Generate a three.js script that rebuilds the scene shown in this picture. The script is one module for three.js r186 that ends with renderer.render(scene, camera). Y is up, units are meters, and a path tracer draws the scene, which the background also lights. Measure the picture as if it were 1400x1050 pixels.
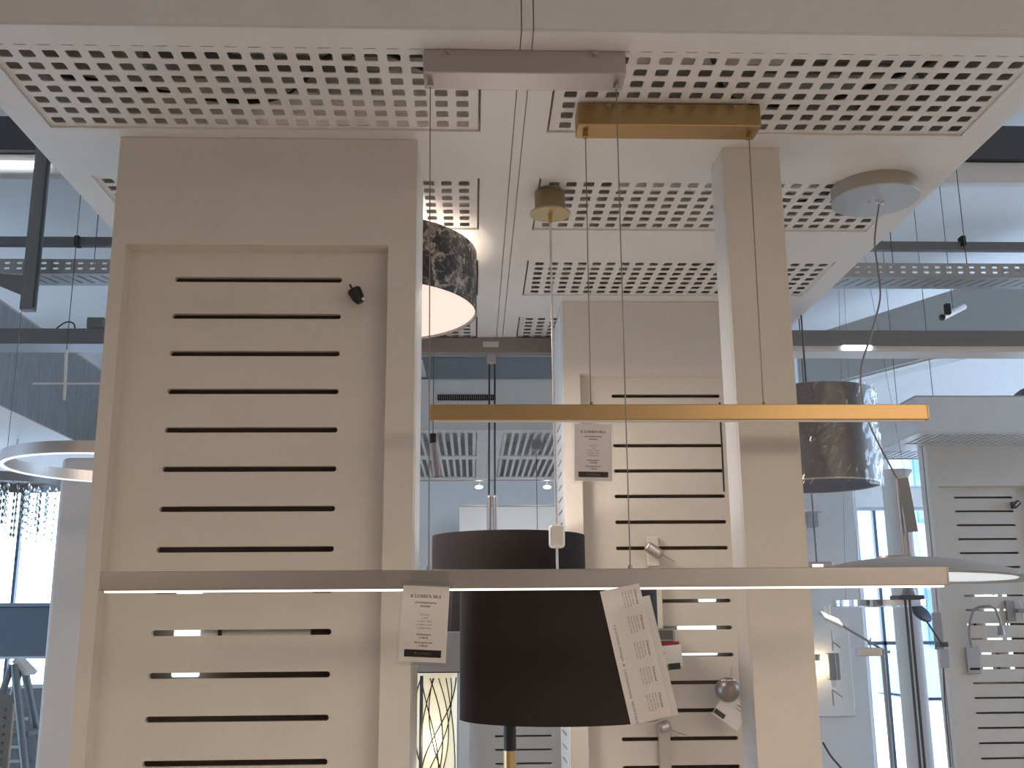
import * as THREE from 'three';
import { RoundedBoxGeometry } from 'three/addons/geometries/RoundedBoxGeometry.js';
import { mergeGeometries } from 'three/addons/utils/BufferGeometryUtils.js';
import { RectAreaLightUniformsLib } from 'three/addons/lights/RectAreaLightUniformsLib.js';

// ---------------------------------------------------------------- camera, sky, large lights, exposure
const scene = new THREE.Scene();
const FOCAL = 1433.4, EYE = 1.5;                       // focal length in pixels of the 1400 x 1050 frame, eye height in metres
const camera = new THREE.PerspectiveCamera(2 * Math.atan(525 / FOCAL) * 180 / Math.PI, 1400 / 1050, 0.05, 100);
const PITCH = 0.22796, YAW = 0.038287, ROLL = -0.00822;
const fwd = new THREE.Vector3(Math.sin(YAW) * Math.cos(PITCH), Math.sin(PITCH), -Math.cos(YAW) * Math.cos(PITCH));
const right0 = new THREE.Vector3(Math.cos(YAW), 0, Math.sin(YAW));
const up0 = new THREE.Vector3().crossVectors(right0, fwd);
const camR = right0.clone().multiplyScalar(Math.cos(ROLL)).addScaledVector(up0, Math.sin(ROLL));
const camU = up0.clone().multiplyScalar(Math.cos(ROLL)).addScaledVector(right0, -Math.sin(ROLL));
camera.position.set(0, EYE, 0);
camera.quaternion.setFromRotationMatrix(new THREE.Matrix4().makeBasis(camR, camU, fwd.clone().negate()));
camera.updateMatrixWorld();
scene.add(camera);

scene.background = new THREE.Color().setRGB(4.7, 6.0, 7.7);           // overcast daylight outside the shop windows

RectAreaLightUniformsLib.init();
const renderer = new THREE.WebGLRenderer();
renderer.toneMapping = THREE.LinearToneMapping;
renderer.toneMappingExposure = 0.92;
renderer.shadowMap.enabled = true;

// ---------------------------------------------------------------- helpers
// a pixel of the photograph and the distance of the plane it lies in (metres in front of the camera) give a point
function P(px, py, z) {
  const v = camR.clone().multiplyScalar((px - 700) / FOCAL).addScaledVector(camU, (525 - py) / FOCAL).add(fwd);
  v.multiplyScalar(z / -v.z); v.y += EYE; return v;
}
function PY(px, py, y) {                                  // the same for a horizontal plane at height y
  const v = camR.clone().multiplyScalar((px - 700) / FOCAL).addScaledVector(camU, (525 - py) / FOCAL).add(fwd);
  v.multiplyScalar((y - EYE) / v.y); v.y += EYE; return v;
}
let seed = 7;
const rnd = () => { seed = (seed * 1664525 + 1013904223) >>> 0; return seed / 4294967296; };
const taken = {};
function numbered(name) { const n = taken[name] ?? 0; taken[name] = n + 1; return n ? `${name}_${String(n).padStart(3, '0')}` : name; }
function metricUV(g) {                                      // uv in metres on boxes, so that paint grain keeps its size
  const p = g.attributes.position, n = g.attributes.normal, uv = g.attributes.uv;
  for (let i = 0; i < p.count; i++) { const ax = Math.abs(n.getX(i)), ay = Math.abs(n.getY(i)), az = Math.abs(n.getZ(i));
    if (ax > ay && ax > az) uv.setXY(i, p.getZ(i), p.getY(i)); else if (ay > az) uv.setXY(i, p.getX(i), p.getZ(i)); else uv.setXY(i, p.getX(i), p.getY(i)); }
}
function mesh(name, geo, m, parent, x = 0, y = 0, z = 0) {
  if ((m.map || m.bumpMap) && /Box/.test(geo.type + geo.constructor.name)) metricUV(geo);
  const o = new THREE.Mesh(geo, m); o.name = name; o.position.set(x, y, z); o.castShadow = o.receiveShadow = true;
  if (parent) parent.add(o); return o;
}
function thing(name, label, category, pos, group) {
  const o = new THREE.Group(); o.name = numbered(name); o.userData = { label, category };
  if (group) o.userData.group = group;
  if (pos) o.position.copy(pos.isVector3 ? pos : new THREE.Vector3(...pos));
  scene.add(o); return o;
}
function struct(name, geo, m, x = 0, y = 0, z = 0) { const o = mesh(numbered(name), geo, m, scene, x, y, z); o.userData.kind = 'structure'; return o; }
const box = (w, h, d) => new THREE.BoxGeometry(w, h, d);
const rbox = (w, h, d, r = 0.002) => new RoundedBoxGeometry(w, h, d, 2, Math.min(r, w / 2.01, h / 2.01, d / 2.01));
const cyl = (r0, r1, h, n = 32, open = false) => new THREE.CylinderGeometry(r0, r1, h, n, 1, open);
const V = (x, y, z) => new THREE.Vector3(x, y, z);
function tube(pts, r, seg = 40, n = 8) {
  return new THREE.TubeGeometry(pts.length === 2 ? new THREE.LineCurve3(pts[0], pts[1]) : new THREE.CatmullRomCurve3(pts), pts.length === 2 ? 1 : seg, r, n, false);
}
function moved(g, x, y, z, rx = 0, ry = 0, rz = 0) { g.applyMatrix4(new THREE.Matrix4().makeRotationFromEuler(new THREE.Euler(rx, ry, rz)).setPosition(x, y, z)); return g; }
const join = gs => mergeGeometries(gs.map(g => g.index ? g.toNonIndexed() : g));
function rectPath(x0, y0, x1, y1, r = 0) {
  const s = new THREE.Path();
  if (!r) { s.moveTo(x0, y0); s.lineTo(x0, y1); s.lineTo(x1, y1); s.lineTo(x1, y0); s.closePath(); return s; }
  s.moveTo(x0 + r, y0); s.absarc(x0 + r, y0 + r, r, -Math.PI / 2, Math.PI, true); s.absarc(x0 + r, y1 - r, r, Math.PI, Math.PI / 2, true);
  s.absarc(x1 - r, y1 - r, r, Math.PI / 2, 0, true); s.absarc(x1 - r, y0 + r, r, 0, -Math.PI / 2, true); s.closePath(); return s;
}
function plate(x0, y0, x1, y1, holes, t, curve = 3) {       // a board in the xy plane, thickness t towards -z, with holes
  const s = new THREE.Shape(); s.moveTo(x0, y0); s.lineTo(x1, y0); s.lineTo(x1, y1); s.lineTo(x0, y1); s.closePath();
  s.holes = holes;
  return new THREE.ExtrudeGeometry(s, { depth: t, bevelEnabled: false, curveSegments: curve }).translate(0, 0, -t);
}
// ---------------------------------------------------------------- textures
function noiseTex(n, fn, srgb) {
  const d = new Uint8Array(n * n * 4);
  for (let y = 0; y < n; y++) for (let x = 0; x < n; x++) { const c = fn(x / n, y / n); d.set([c[0], c[1], c[2], 255].map(v => Math.max(0, Math.min(255, v))), (y * n + x) * 4); }
  const t = new THREE.DataTexture(d, n, n); t.wrapS = t.wrapT = THREE.RepeatWrapping; t.magFilter = THREE.LinearFilter;
  if (srgb) t.colorSpace = THREE.SRGBColorSpace; t.needsUpdate = true; return t;
}
function lattice(per) { const a = new Float32Array(per * per); for (let i = 0; i < a.length; i++) a[i] = rnd(); return (u, v) => {
  const x = u * per, y = v * per, xi = Math.floor(x), yi = Math.floor(y), fx = x - xi, fy = y - yi, sx = fx * fx * (3 - 2 * fx), sy = fy * fy * (3 - 2 * fy);
  const g = (i, j) => a[((j % per + per) % per) * per + ((i % per + per) % per)];
  return (g(xi, yi) * (1 - sx) + g(xi + 1, yi) * sx) * (1 - sy) + (g(xi, yi + 1) * (1 - sx) + g(xi + 1, yi + 1) * sx) * sy; }; }
const L4 = lattice(4), L8 = lattice(8), L16 = lattice(16), L32 = lattice(32), L64 = lattice(64), L128 = lattice(128);
const fbm = (u, v) => (L8(u, v) * 8 + L16(u, v) * 4 + L32(u, v) * 2 + L64(u, v)) / 15;
const paintBump = noiseTex(256, (u, v) => { const k = 255 * (0.6 * L128(u, v) + 0.4 * L64(u, v)); return [k, k, k]; });
const paintTone = noiseTex(256, (u, v) => { const k = 248 + 6 * fbm(u, v); return [k, k, k]; }, true);
const weave = noiseTex(256, (u, v) => { const k = 128 + 60 * Math.sin(u * 128 * Math.PI) * Math.sin(v * 128 * Math.PI) + 60 * (L128(u, v) - 0.5); return [k, k, k]; });
const brushed = noiseTex(256, (u, v) => { const k = 255 * (0.7 * L128(u * 0.03, v) + 0.3 * L64(u * 0.05, v)); return [k, k, k]; });
const marbleTex = noiseTex(512, (u, v) => {
  const w = fbm(u, v), q = Math.abs(fbm((u + w * 0.25) % 1, (v + w * 0.2) % 1) - 0.5) * 2, q2 = Math.abs(fbm((u * 2 + w * 0.2 + 0.37) % 1, (v * 2 - w * 0.2 + 2.1) % 1) - 0.48) * 2;
  const vein = Math.pow(Math.max(0, 1 - q * 6), 1.4) * 0.8 + Math.pow(Math.max(0, 1 - q2 * 7), 1.5) * 0.5, cloud = Math.max(0, L8((u + 0.3) % 1, v) - 0.5);
  const k = 34 + 150 * Math.min(1, vein * (0.4 + 1.2 * L8(u, v)) + cloud * 0.8 + 0.14 * L64(u, v)); return [k, k * 0.93, k * 0.86]; }, true);
const concreteTex = noiseTex(256, (u, v) => { const k = 195 + 22 * L64(u, v * 0.08) + 22 * fbm(u, v); return [k, k, k]; }, true);
const oakTex = noiseTex(256, (u, v) => { const k = 0.75 + 0.25 * L64(u * 0.15, v) - 0.12 * (Math.abs((v * 8) % 1) < 0.02); return [218 * k, 206 * k, 190 * k]; }, true);
marbleTex.repeat.set(5, 1.3);
for (const t of [paintBump, paintTone, concreteTex, brushed]) t.repeat.set(2, 2);
oakTex.repeat.set(0.5, 0.5);
// ---------------------------------------------------------------- materials
const C = (r, g, b) => new THREE.Color().setRGB(r, g, b);
const M = (c, roughness = 0.6, metalness = 0, more = {}) => new THREE.MeshPhysicalMaterial({ color: c, roughness, metalness, ...more });
const whitePaint = M(C(0.74, 0.72, 0.69), 0.62, 0, { map: paintTone, bumpMap: paintBump, bumpScale: 0.0003 });
const panelPaint = M(C(0.72, 0.68, 0.63), 0.55, 0, { map: paintTone, bumpMap: paintBump, bumpScale: 0.0003 });
const sheetWhite = M(C(0.76, 0.75, 0.74), 0.42, 0, { map: paintTone });
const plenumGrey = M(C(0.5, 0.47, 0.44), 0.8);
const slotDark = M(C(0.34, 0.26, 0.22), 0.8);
const roomWhite = M(C(0.74, 0.74, 0.74), 0.75, 0, { map: paintTone });
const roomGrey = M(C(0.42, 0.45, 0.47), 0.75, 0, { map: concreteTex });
const steelGrey = M(C(0.2, 0.215, 0.225), 0.5, 0.3);
const galvanised = M(C(0.42, 0.44, 0.45), 0.45, 0.6);
const darkSteel = M(C(0.085, 0.095, 0.105), 0.5, 0.3);
const nickel = M(C(0.6, 0.58, 0.57), 0.38, 0.85, { bumpMap: brushed, bumpScale: 0.00004 });
const nickelDark = M(C(0.44, 0.4, 0.385), 0.42, 0.7);
const whiteLacquer = M(C(0.78, 0.76, 0.73), 0.35, 0, { clearcoat: 0.3 });
const satinAlu = M(C(0.4, 0.375, 0.355), 0.36, 0.85, { bumpMap: brushed, bumpScale: 0.00003 });
const gold = M(C(0.46, 0.31, 0.15), 0.36, 0.95, { bumpMap: brushed, bumpScale: 0.00003 });
const brass = M(C(0.66, 0.47, 0.22), 0.28, 0.95);
const oldBrass = M(C(0.3, 0.23, 0.13), 0.4, 0.85);
const fabricDark = M(C(0.02, 0.014, 0.013), 0.9, 0, { sheen: 0.15, sheenColor: C(0.25, 0.17, 0.14), sheenRoughness: 0.5, bumpMap: weave, bumpScale: 0.0006 });
const fabricInside = M(C(0.3, 0.28, 0.27), 0.9);
const black = M(C(0.012, 0.012, 0.013), 0.5);
const chrome = M(C(0.75, 0.75, 0.76), 0.12, 1);
const greyMetal = M(C(0.35, 0.35, 0.36), 0.4, 0.6);
const wire = M(C(0.22, 0.2, 0.19), 0.45, 0.4);
const wireDark = M(C(0.1, 0.1, 0.1), 0.5, 0.3);
const wireClear = M(C(0.62, 0.6, 0.58), 0.3);
const whitePlastic = M(C(0.74, 0.71, 0.66), 0.4);
const clearPane = M(C(1, 1, 1), 0.03, 0, { transmission: 1, thickness: 0, ior: 1.45 });
const clearPlastic = M(C(0.97, 0.97, 0.97), 0.08, 0, { transmission: 1, thickness: 0, ior: 1.5 });
const glow = (r, g, b, k) => new THREE.MeshStandardMaterial({ color: C(r * 0.8, g * 0.8, b * 0.8), roughness: 0.5, emissive: C(r, g, b), emissiveIntensity: k });
const marble = M(C(1, 1, 1), 0.5, 0, { map: marbleTex });
const oak = M(C(1, 1, 1), 0.5, 0, { map: oakTex });
const windowGlass = M(C(0.96, 0.98, 1), 0.02, 0, { transmission: 1, thickness: 0, ior: 1.45 });
const frameLight = M(C(0.5, 0.55, 0.6), 0.4);
const frameBlue = M(C(0.1, 0.12, 0.15), 0.4, 0.2);

// ---------------------------------------------------------------- the room: floor, high ceiling, walls with windows
const RX0 = -6.5, RX1 = 7, RZ0 = -9.2, RZ1 = 4, RH = 4.1;
const floorMesh = struct('floor', box(RX1 - RX0 + 0.4, 0.1, RZ1 - RZ0 + 0.4), oak, (RX0 + RX1) / 2, -0.05, (RZ0 + RZ1) / 2);
struct('ceiling', box(RX1 - RX0 + 0.4, 0.12, RZ1 - RZ0 + 0.4), roomWhite, (RX0 + RX1) / 2, RH + 0.06, (RZ0 + RZ1) / 2);
// back wall: windows are real openings, given as [x0, y0, x1, y1]
const BW = -RZ0, wy = py => P(40, py, BW).y;
const backWins = [[-5.9, wy(832), -2.95, wy(645)], [-5.9, 0.1, -2.95, wy(896)], [3.4, 0.06, 4.55, wy(697)], [4.7, 0.06, 6.2, wy(697)], [3.72, wy(697) + 0.16, 4.5, 3.45]];
const wb = struct('wall_back', plate(RX0 - 0.2, 0, RX1 + 0.2, RH, backWins.map(w => rectPath(...w)), 0.2), roomWhite, 0, 0, RZ0);
const sideWinsL = [[-7.6, 0.4, -5.4, 2.0], [-4.3, 0.3, -1.5, 2.2]];
const sideWinsR = [[-8.4, 1.2, -5.6, 3.9], [-5.2, 2.0, -2.4, 3.9]];
const wl = struct('wall_left', plate(RZ0, 0, RZ1, RH, sideWinsL.map(w => rectPath(...w)), 0.2), roomWhite, RX0, 0, 0); wl.rotation.y = -Math.PI / 2;
const wr = struct('wall_right', plate(RZ0, 0, RZ1, RH, sideWinsR.map(w => rectPath(...w)), 0.2).translate(0, 0, 0.2), roomWhite, RX1, 0, 0); wr.rotation.y = -Math.PI / 2;
struct('wall_front', box(0.7 - RX0, RH, 0.2), M(C(0.16, 0.14, 0.13), 0.8), (RX0 + 0.3) / 2, RH / 2, RZ1 + 0.1);
struct('wall_front_right', box(RX1 - 0.1, RH, 0.2), roomWhite, (RX1 + 0.9) / 2, RH / 2, RZ1 + 0.1);
function windowIn(parentPos, ry, [x0, y0, x1, y1], mullions, rails) {
  const g = new THREE.Group(); g.name = numbered('window_1').replace(/window_1(_(\d+))?/, (m, a, b) => `window_${b ? +b + 1 : 1}`); g.position.copy(parentPos); g.rotation.y = ry; g.userData.kind = 'structure'; scene.add(g);
  const t = 0.03;
  mesh('window_frame', plate(x0, y0, x1, y1, [rectPath(x0 + t, y0 + t, x1 - t, y1 - t)], 0.06), frameLight, g);
  for (const f of mullions) mesh('mullion', box(0.026, y1 - y0 - 2 * t, 0.05), frameBlue, g, x0 + (x1 - x0) * f, (y0 + y1) / 2, -0.03);
  for (const f of rails) mesh('rail', box(x1 - x0 - 2 * t, 0.03, 0.05), frameBlue, g, (x0 + x1) / 2, y0 + (y1 - y0) * f, -0.03);
  mesh('pane', box(x1 - x0 - 2 * t, y1 - y0 - 2 * t, 0.006), windowGlass, g, (x0 + x1) / 2, (y0 + y1) / 2, -0.045);
  return g;
}
backWins.forEach((w, i) => windowIn(V(0, 0, RZ0 - 0.06), 0, w, i < 2 ? [0.34, 0.67] : i < 4 ? [0.16] : [], i < 2 ? [] : i < 4 ? [0.52] : []));
sideWinsL.forEach(w => windowIn(V(RX0 - 0.06, 0, 0), -Math.PI / 2, w, [0.33, 0.66], []));
sideWinsR.forEach(w => windowIn(V(RX1 + 0.2, 0, 0), -Math.PI / 2, w, [0.33, 0.66], []));
// street outside
{ const g = struct('ground', box(60, 0.1, 40), M(C(0.6, 0.6, 0.6), 0.8), 0, -0.12, RZ0 - 20.5);
  g.userData.label = 'pale paving outside the shop windows';
  const b = thing('street_building', 'pale blue office front across the street seen through the glass door', 'building', [11.1, 0, -24]);
  mesh('wall', box(3.4, 7, 3), M(C(0.3, 0.42, 0.62), 0.7), b, 0, 3.5, 0);
  for (let i = 0; i < 3; i++) for (let j = 0; j < 2; j++) mesh('window', box(0.7, 1.5, 0.1), M(C(0.1, 0.18, 0.32), 0.3), b, -1.1 + i * 1.1, 1.8 + j * 2.6, 1.52); }

// ---------------------------------------------------------------- suspended ceiling canopies (perforated steel)
const CY = 2.5;                                            // height of their undersides
const HPX = 0.04075, HPZ = 0.0422, HW = 0.0245, HD = 0.0255;
const gridGeo = (sgn, cols, rows, pz, hd) => {              // one perforated panel; x measured from the canopy's middle, y (= depth) from the first row
  const holes = [];
  for (let i = 0; i < cols; i++) for (let j = 0; j < rows; j++) { const x = sgn * (0.105 + i * HPX), y = j * pz; holes.push(rectPath(x - HW / 2, y - hd / 2, x + HW / 2, y + hd / 2, 0.004)); }
  const xi = sgn * 0.0735, xo = sgn * 0.972, g = plate(Math.min(xi, xo), -hd / 2 - 0.02, Math.max(xi, xo), (rows - 1) * pz + hd / 2 + 0.03, holes, 0.002, 1);
  return g.rotateX(-Math.PI / 2);                           // lies flat, +y of the drawing now points to -z
};
const squareGrid = [gridGeo(-1, 21, 8, HPZ, HD), gridGeo(1, 21, 8, HPZ, HD)];
const longGrid = [gridGeo(-1, 21, 1, 0.8, 0.78), gridGeo(1, 21, 1, 0.8, 0.78)];
function canopy(xc, z0, label, opts = {}) {
  const t = thing('suspended_ceiling', label, 'ceiling panel', [xc, CY, -z0]);
  const w = 1.008, len = opts.len ?? 2.1, fh = opts.fascia ?? 0.19;
  // depth of the first row of holes of each panel, and of the opening it lies above
  const rows0 = opts.long ? [0.46, 1.37] : [0.058, 0.607, 1.156, 1.705], oa = opts.long ? -0.385 : 0.0025, ob = opts.long ? 0.4 : 0.3205;
  if (opts.plain) rows0.length = 0;
  const plates = [[-w, -0.0016], [0.0004, 0.0192], [0.0212, w]];
  plates.forEach(([a, b], k) => {
    const holes = [];
    if (k !== 1) for (const r of rows0) if (r + ob < len - 0.01) holes.push(k === 0 ? rectPath(-0.945, r + oa, -0.0685, r + ob) : rectPath(0.0685, r + oa, 0.945, r + ob));
    mesh('ceiling_plate', plate(a, 0, b, len, holes, 0.004).rotateX(-Math.PI / 2).translate(0, 0.004, 0), sheetWhite, t);
    mesh('front_fascia', rbox(b - a, fh, 0.012, 0.001), sheetWhite, t, (a + b) / 2, fh / 2 + 0.0045, -0.006);
  });
  for (const r of rows0) if (r + ob < len - 0.01) for (const k of [0, 1]) mesh('perforated_panel', (opts.long ? longGrid : squareGrid)[k], sheetWhite, t, 0, 0.0065, -r);
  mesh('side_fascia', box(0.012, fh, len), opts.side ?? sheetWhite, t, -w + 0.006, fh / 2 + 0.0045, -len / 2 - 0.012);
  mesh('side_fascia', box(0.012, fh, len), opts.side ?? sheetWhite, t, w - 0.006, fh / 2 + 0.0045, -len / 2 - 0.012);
  mesh('rear_fascia', box(2 * w, fh, 0.012), sheetWhite, t, 0, fh / 2 + 0.0045, -len - 0.018);
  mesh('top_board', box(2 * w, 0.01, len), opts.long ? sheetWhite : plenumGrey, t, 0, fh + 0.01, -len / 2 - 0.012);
  for (const sx of [-0.8, 0.8]) for (const sz of [-0.25, -len + 0.2]) mesh('suspension_wire', cyl(0.002, 0.002, RH - CY - fh - 0.012, 6), wireDark, t, sx, (RH - CY + fh + 0.012) / 2, sz);
  return t;
}
const can = canopy(0.084, 1.62, 'white perforated suspended ceiling over the two bar pendants');
// what lies in its void, seen through the holes
for (const [x, z, w, d, h, m] of [[0.36, -0.12, 0.3, 0.07, 0.05, whitePlastic], [-0.62, -0.2, 0.16, 0.06, 0.04, greyMetal], [-0.2, -0.17, 0.22, 0.05, 0.04, galvanised], [-0.42, -0.25, 0.3, 0.06, 0.05, galvanised], [0.62, -0.22, 0.32, 0.06, 0.03, galvanised], [0.5, -0.72, 0.5, 0.06, 0.05, whitePlastic], [0.3, -1.3, 0.3, 0.05, 0.04, galvanised]])
  mesh('cable_box', rbox(w, h, d, 0.004), m, can, x, 0.03 + h / 2, z);
for (const pts of [[[0.35, -0.1], [0.45, -0.3], [0.62, -0.28], [0.8, -0.12]], [[-0.9, -0.2], [-0.5, -0.32], [-0.3, -0.1], [-0.1, -0.26]], [[0.2, -0.68], [0.5, -0.6], [0.7, -0.8], [0.9, -0.66]]])
  mesh('power_cable', tube(pts.map(([x, z], i) => V(x, 0.025 + 0.01 * (i % 2), z)), 0.005, 30, 6), black, can);
canopy(0.084, -2.21, 'white perforated suspended ceiling right above the viewer');
canopy(3.4, 5.45, 'white suspended ceiling above the far slotted wall with arm lamps', { len: 0.95 });
canopy(0.09, 5.367, 'pale suspended ceiling with long light slots in the rear bay', { long: true, fascia: 0.26, len: 1.87 });
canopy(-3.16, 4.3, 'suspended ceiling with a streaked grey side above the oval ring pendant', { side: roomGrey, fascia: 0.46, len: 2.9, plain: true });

// ---------------------------------------------------------------- slotted display walls
function slotWall(label, { x0, zf, mirror = false, depth = 0.3, w = 0.616, side = false, first = 2.203, n = 27, y0 = 0, top = CY - 0.001 }) {
  const t = thing('slotted_wall', label, 'display wall', [x0, 0, -zf]);
  const ra = mirror ? 0.052 : 0.028, rb = mirror ? 0.028 : 0.057, sa = mirror ? 0.154 : 0.119, sl = 0.342, rd = 0.042, pt = 0.014;
  mesh('frame', plate(0, y0, w, top, [rectPath(ra, 0.12, w - rb, top - 0.235)], rd), panelPaint, t);
  const holes = [];
  for (let i = 0; i < n; i++) { const y = first - i * 0.07875; if (y > 0.15) holes.push(rectPath(sa, y - 0.0056, sa + sl, y + 0.0056, 0.0055)); }
  mesh('slotted_panel', plate(ra - 0.01, 0.11, w - rb + 0.01, top - 0.225, holes, pt, 4), panelPaint, t, 0, 0, -rd);
  const bz = -rd - pt - 0.001, bd = depth - rd - pt - 0.002;
  mesh('side_board', box(0.016, top - y0, bd), panelPaint, t, w - 0.008, (top + y0) / 2, bz - bd / 2);
  if (!side) mesh('side_board', box(0.016, top - y0, bd), panelPaint, t, 0.008, (top + y0) / 2, bz - bd / 2);
  else {
    const h2 = []; for (let y = 0.2; y < 2.2; y += 0.0394) h2.push(rectPath(0.06, y - 0.004, bd - 0.06, y + 0.004, 0.0039));
    const s = mesh('side_board', plate(0, y0, bd, top, h2, 0.016, 2), whitePaint, t, 0.016, 0, bz); s.rotation.y = Math.PI / 2;
  }
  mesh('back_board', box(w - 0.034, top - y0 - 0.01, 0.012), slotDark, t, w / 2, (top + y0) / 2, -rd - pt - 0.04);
  return t;
}
slotWall('wide beige slotted display wall with a small black plug on it', { x0: -0.732, zf: 2.035, depth: 0.26 });
slotWall('beige slotted display wall carrying spot lamps behind the square column', { x0: 0.28, zf: 3.152, mirror: true, side: true, depth: 0.34 });
slotWall('grey far slotted wall with arm lamps and lit slots', { x0: 2.6, zf: 5.86, mirror: true, depth: 0.115 });
slotWall('pale far slotted wall seen under the dark drum shade', { x0: -0.02, zf: 6.6, mirror: true, depth: 0.3, top: 1.36, first: 0.886 + 0.07 * 3 });
{ // square column
  const c = thing('square_column', 'plain beige square column reaching the perforated ceiling beside the gold bar', 'column', [0.535, 0, -2.06]);
  mesh('column_face', rbox(0.123, CY - 0.001, 0.016, 0.001), panelPaint, c, 0.0615, CY / 2, -0.008);
  mesh('column_side', box(0.016, CY - 0.001, 0.078), whitePaint, c, 0.008, CY / 2, -0.056);
  mesh('column_side', box(0.016, CY - 0.001, 0.078), whitePaint, c, 0.115, CY / 2, -0.056);
  mesh('column_back', box(0.123, CY - 0.001, 0.012), whitePaint, c, 0.0615, CY / 2, -0.102);
}

// ---------------------------------------------------------------- bar pendants
function barPendant(name, label, { xa, xb, y, z, h, d, cx0, cx1, ch, cd, cabA, cabB, bar, can: cm, lit, cableR, screwX }) {
  const t = thing(name, label, 'pendant lamp', [(xa + xb) / 2, y, -z]), ox = (xa + xb) / 2, cyTop = CY - y;
  mesh('bar', rbox(xb - xa, h, d, 0.0015), bar, t, 0, 0, 0);
  for (const s of [-1, 1]) mesh('end_cap', rbox(0.003, h - 0.001, d - 0.001, 0.0008), bar, t, s * ((xb - xa) / 2 + 0.0012), 0, 0);
  const dif = mesh('diffuser', box(xb - xa - 0.012, 0.003, d - 0.006), lit ?? whitePlastic, t, 0, -h / 2 - 0.0012, 0);
  const c = mesh('canopy_box', rbox(cx1 - cx0, ch, cd, 0.003), cm, t, (cx0 + cx1) / 2 - ox, cyTop - ch / 2, 0);
  for (const s of screwX) { const k = mesh('screw', cyl(0.004, 0.004, 0.008, 10), nickelDark, c, s, ch / 2 - 0.008, cd / 2 + 0.003); k.rotation.x = Math.PI / 2; }
  for (const [a, b] of [cabA, cabB]) {
    mesh('cable', tube([V(a - ox, cyTop - ch, 0), V(b - ox, h / 2, 0)], cableR, 2, 6), wire, t);
    mesh('cable_grip', cyl(0.005, 0.007, 0.012, 12), cm, t, a - ox, cyTop - ch - 0.006, 0);
    mesh('cable_nut', cyl(0.003, 0.0045, 0.006, 10), bar, t, b - ox, h / 2 + 0.003, 0);
  }
  return t;
}
const ledWarm = glow(1, 0.9, 0.82, 2.2);
const wbz = 1.71, wA = P(141, 793, wbz), wB = P(1292, 793, wbz);
const wbar = barPendant('bar_pendant', 'long white bar pendant glowing along its underside', { xa: wA.x, xb: wB.x, y: 1.5 + 0.0755, z: wbz, h: 0.030, d: 0.022, cx0: -0.088, cx1: 0.272, ch: 0.046, cd: 0.062, cabA: [-0.0765, -0.0705], cabB: [0.2575, 0.2545], bar: satinAlu, can: nickelDark, lit: ledWarm, cableR: 0.0011, screwX: [-0.135, 0.125] });
{ const l = new THREE.RectAreaLight(C(1, 0.86, 0.72), 9, wB.x - wA.x - 0.02, 0.016); l.position.set((wA.x + wB.x) / 2, 1.5 + 0.0755 - 0.019, -wbz); l.rotation.x = -Math.PI / 2; scene.add(l); }
const gz = 1.9, gA = P(588.5, 566, gz), gB = P(1266, 563, gz);
barPendant('bar_pendant', 'brushed gold bar pendant hanging from a gold box canopy', { xa: gA.x, xb: gB.x, y: 1.5 + 0.3865, z: gz, h: 0.029, d: 0.016, cx0: 0.205, cx1: 0.566, ch: 0.047, cd: 0.06, cabA: [0.222, 0.219], cabB: [0.548, 0.543], bar: gold, can: gold, cableR: 0.0011, screwX: [-0.12, 0.13] });


// ---------------------------------------------------------------- shop lamps behind and above the viewer
for (const [x, y, z, w, d, k, label] of [[2.3, 2.42, 0.6, 2.2, 1.3, 7.2, 'warm white rectangular ceiling light hanging to the right of the viewer'], [-1.9, 2.42, 1.1, 2.0, 1.2, 5.0, 'warm white rectangular ceiling light hanging behind the viewer'], [3.2, 3.5, 3.35, 4.4, 0.4, 9, 'long warm ceiling light washing the pale part of the front wall'], [0.3, 2.66, -7.8, 1.8, 0.3, 6, 'long white ceiling light at the rear bay wall']]) {
  const t = thing('ceiling_light', label, 'ceiling light', [x, y, z]);
  mesh('housing', rbox(w + 0.04, 0.05, d + 0.04, 0.004), whiteLacquer, t, 0, 0.027, 0);
  mesh('diffuser', box(w, 0.004, d), z < 0 ? glow(1, 0.97, 0.95, 1.2) : glow(1, 0.84, 0.66, 1.2), t, 0, 0, 0);
  for (const s of [-1, 1]) mesh('suspension_wire', cyl(0.002, 0.002, RH - y - 0.05, 6), wireDark, t, s * w * 0.4, (RH - y + 0.05) / 2, 0);
  const l = new THREE.RectAreaLight(z < 0 ? C(1, 0.96, 0.93) : C(1, 0.79, 0.58), k, w, d); l.position.set(x, y - 0.006, z); l.rotation.x = -Math.PI / 2; scene.add(l);
}

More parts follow.
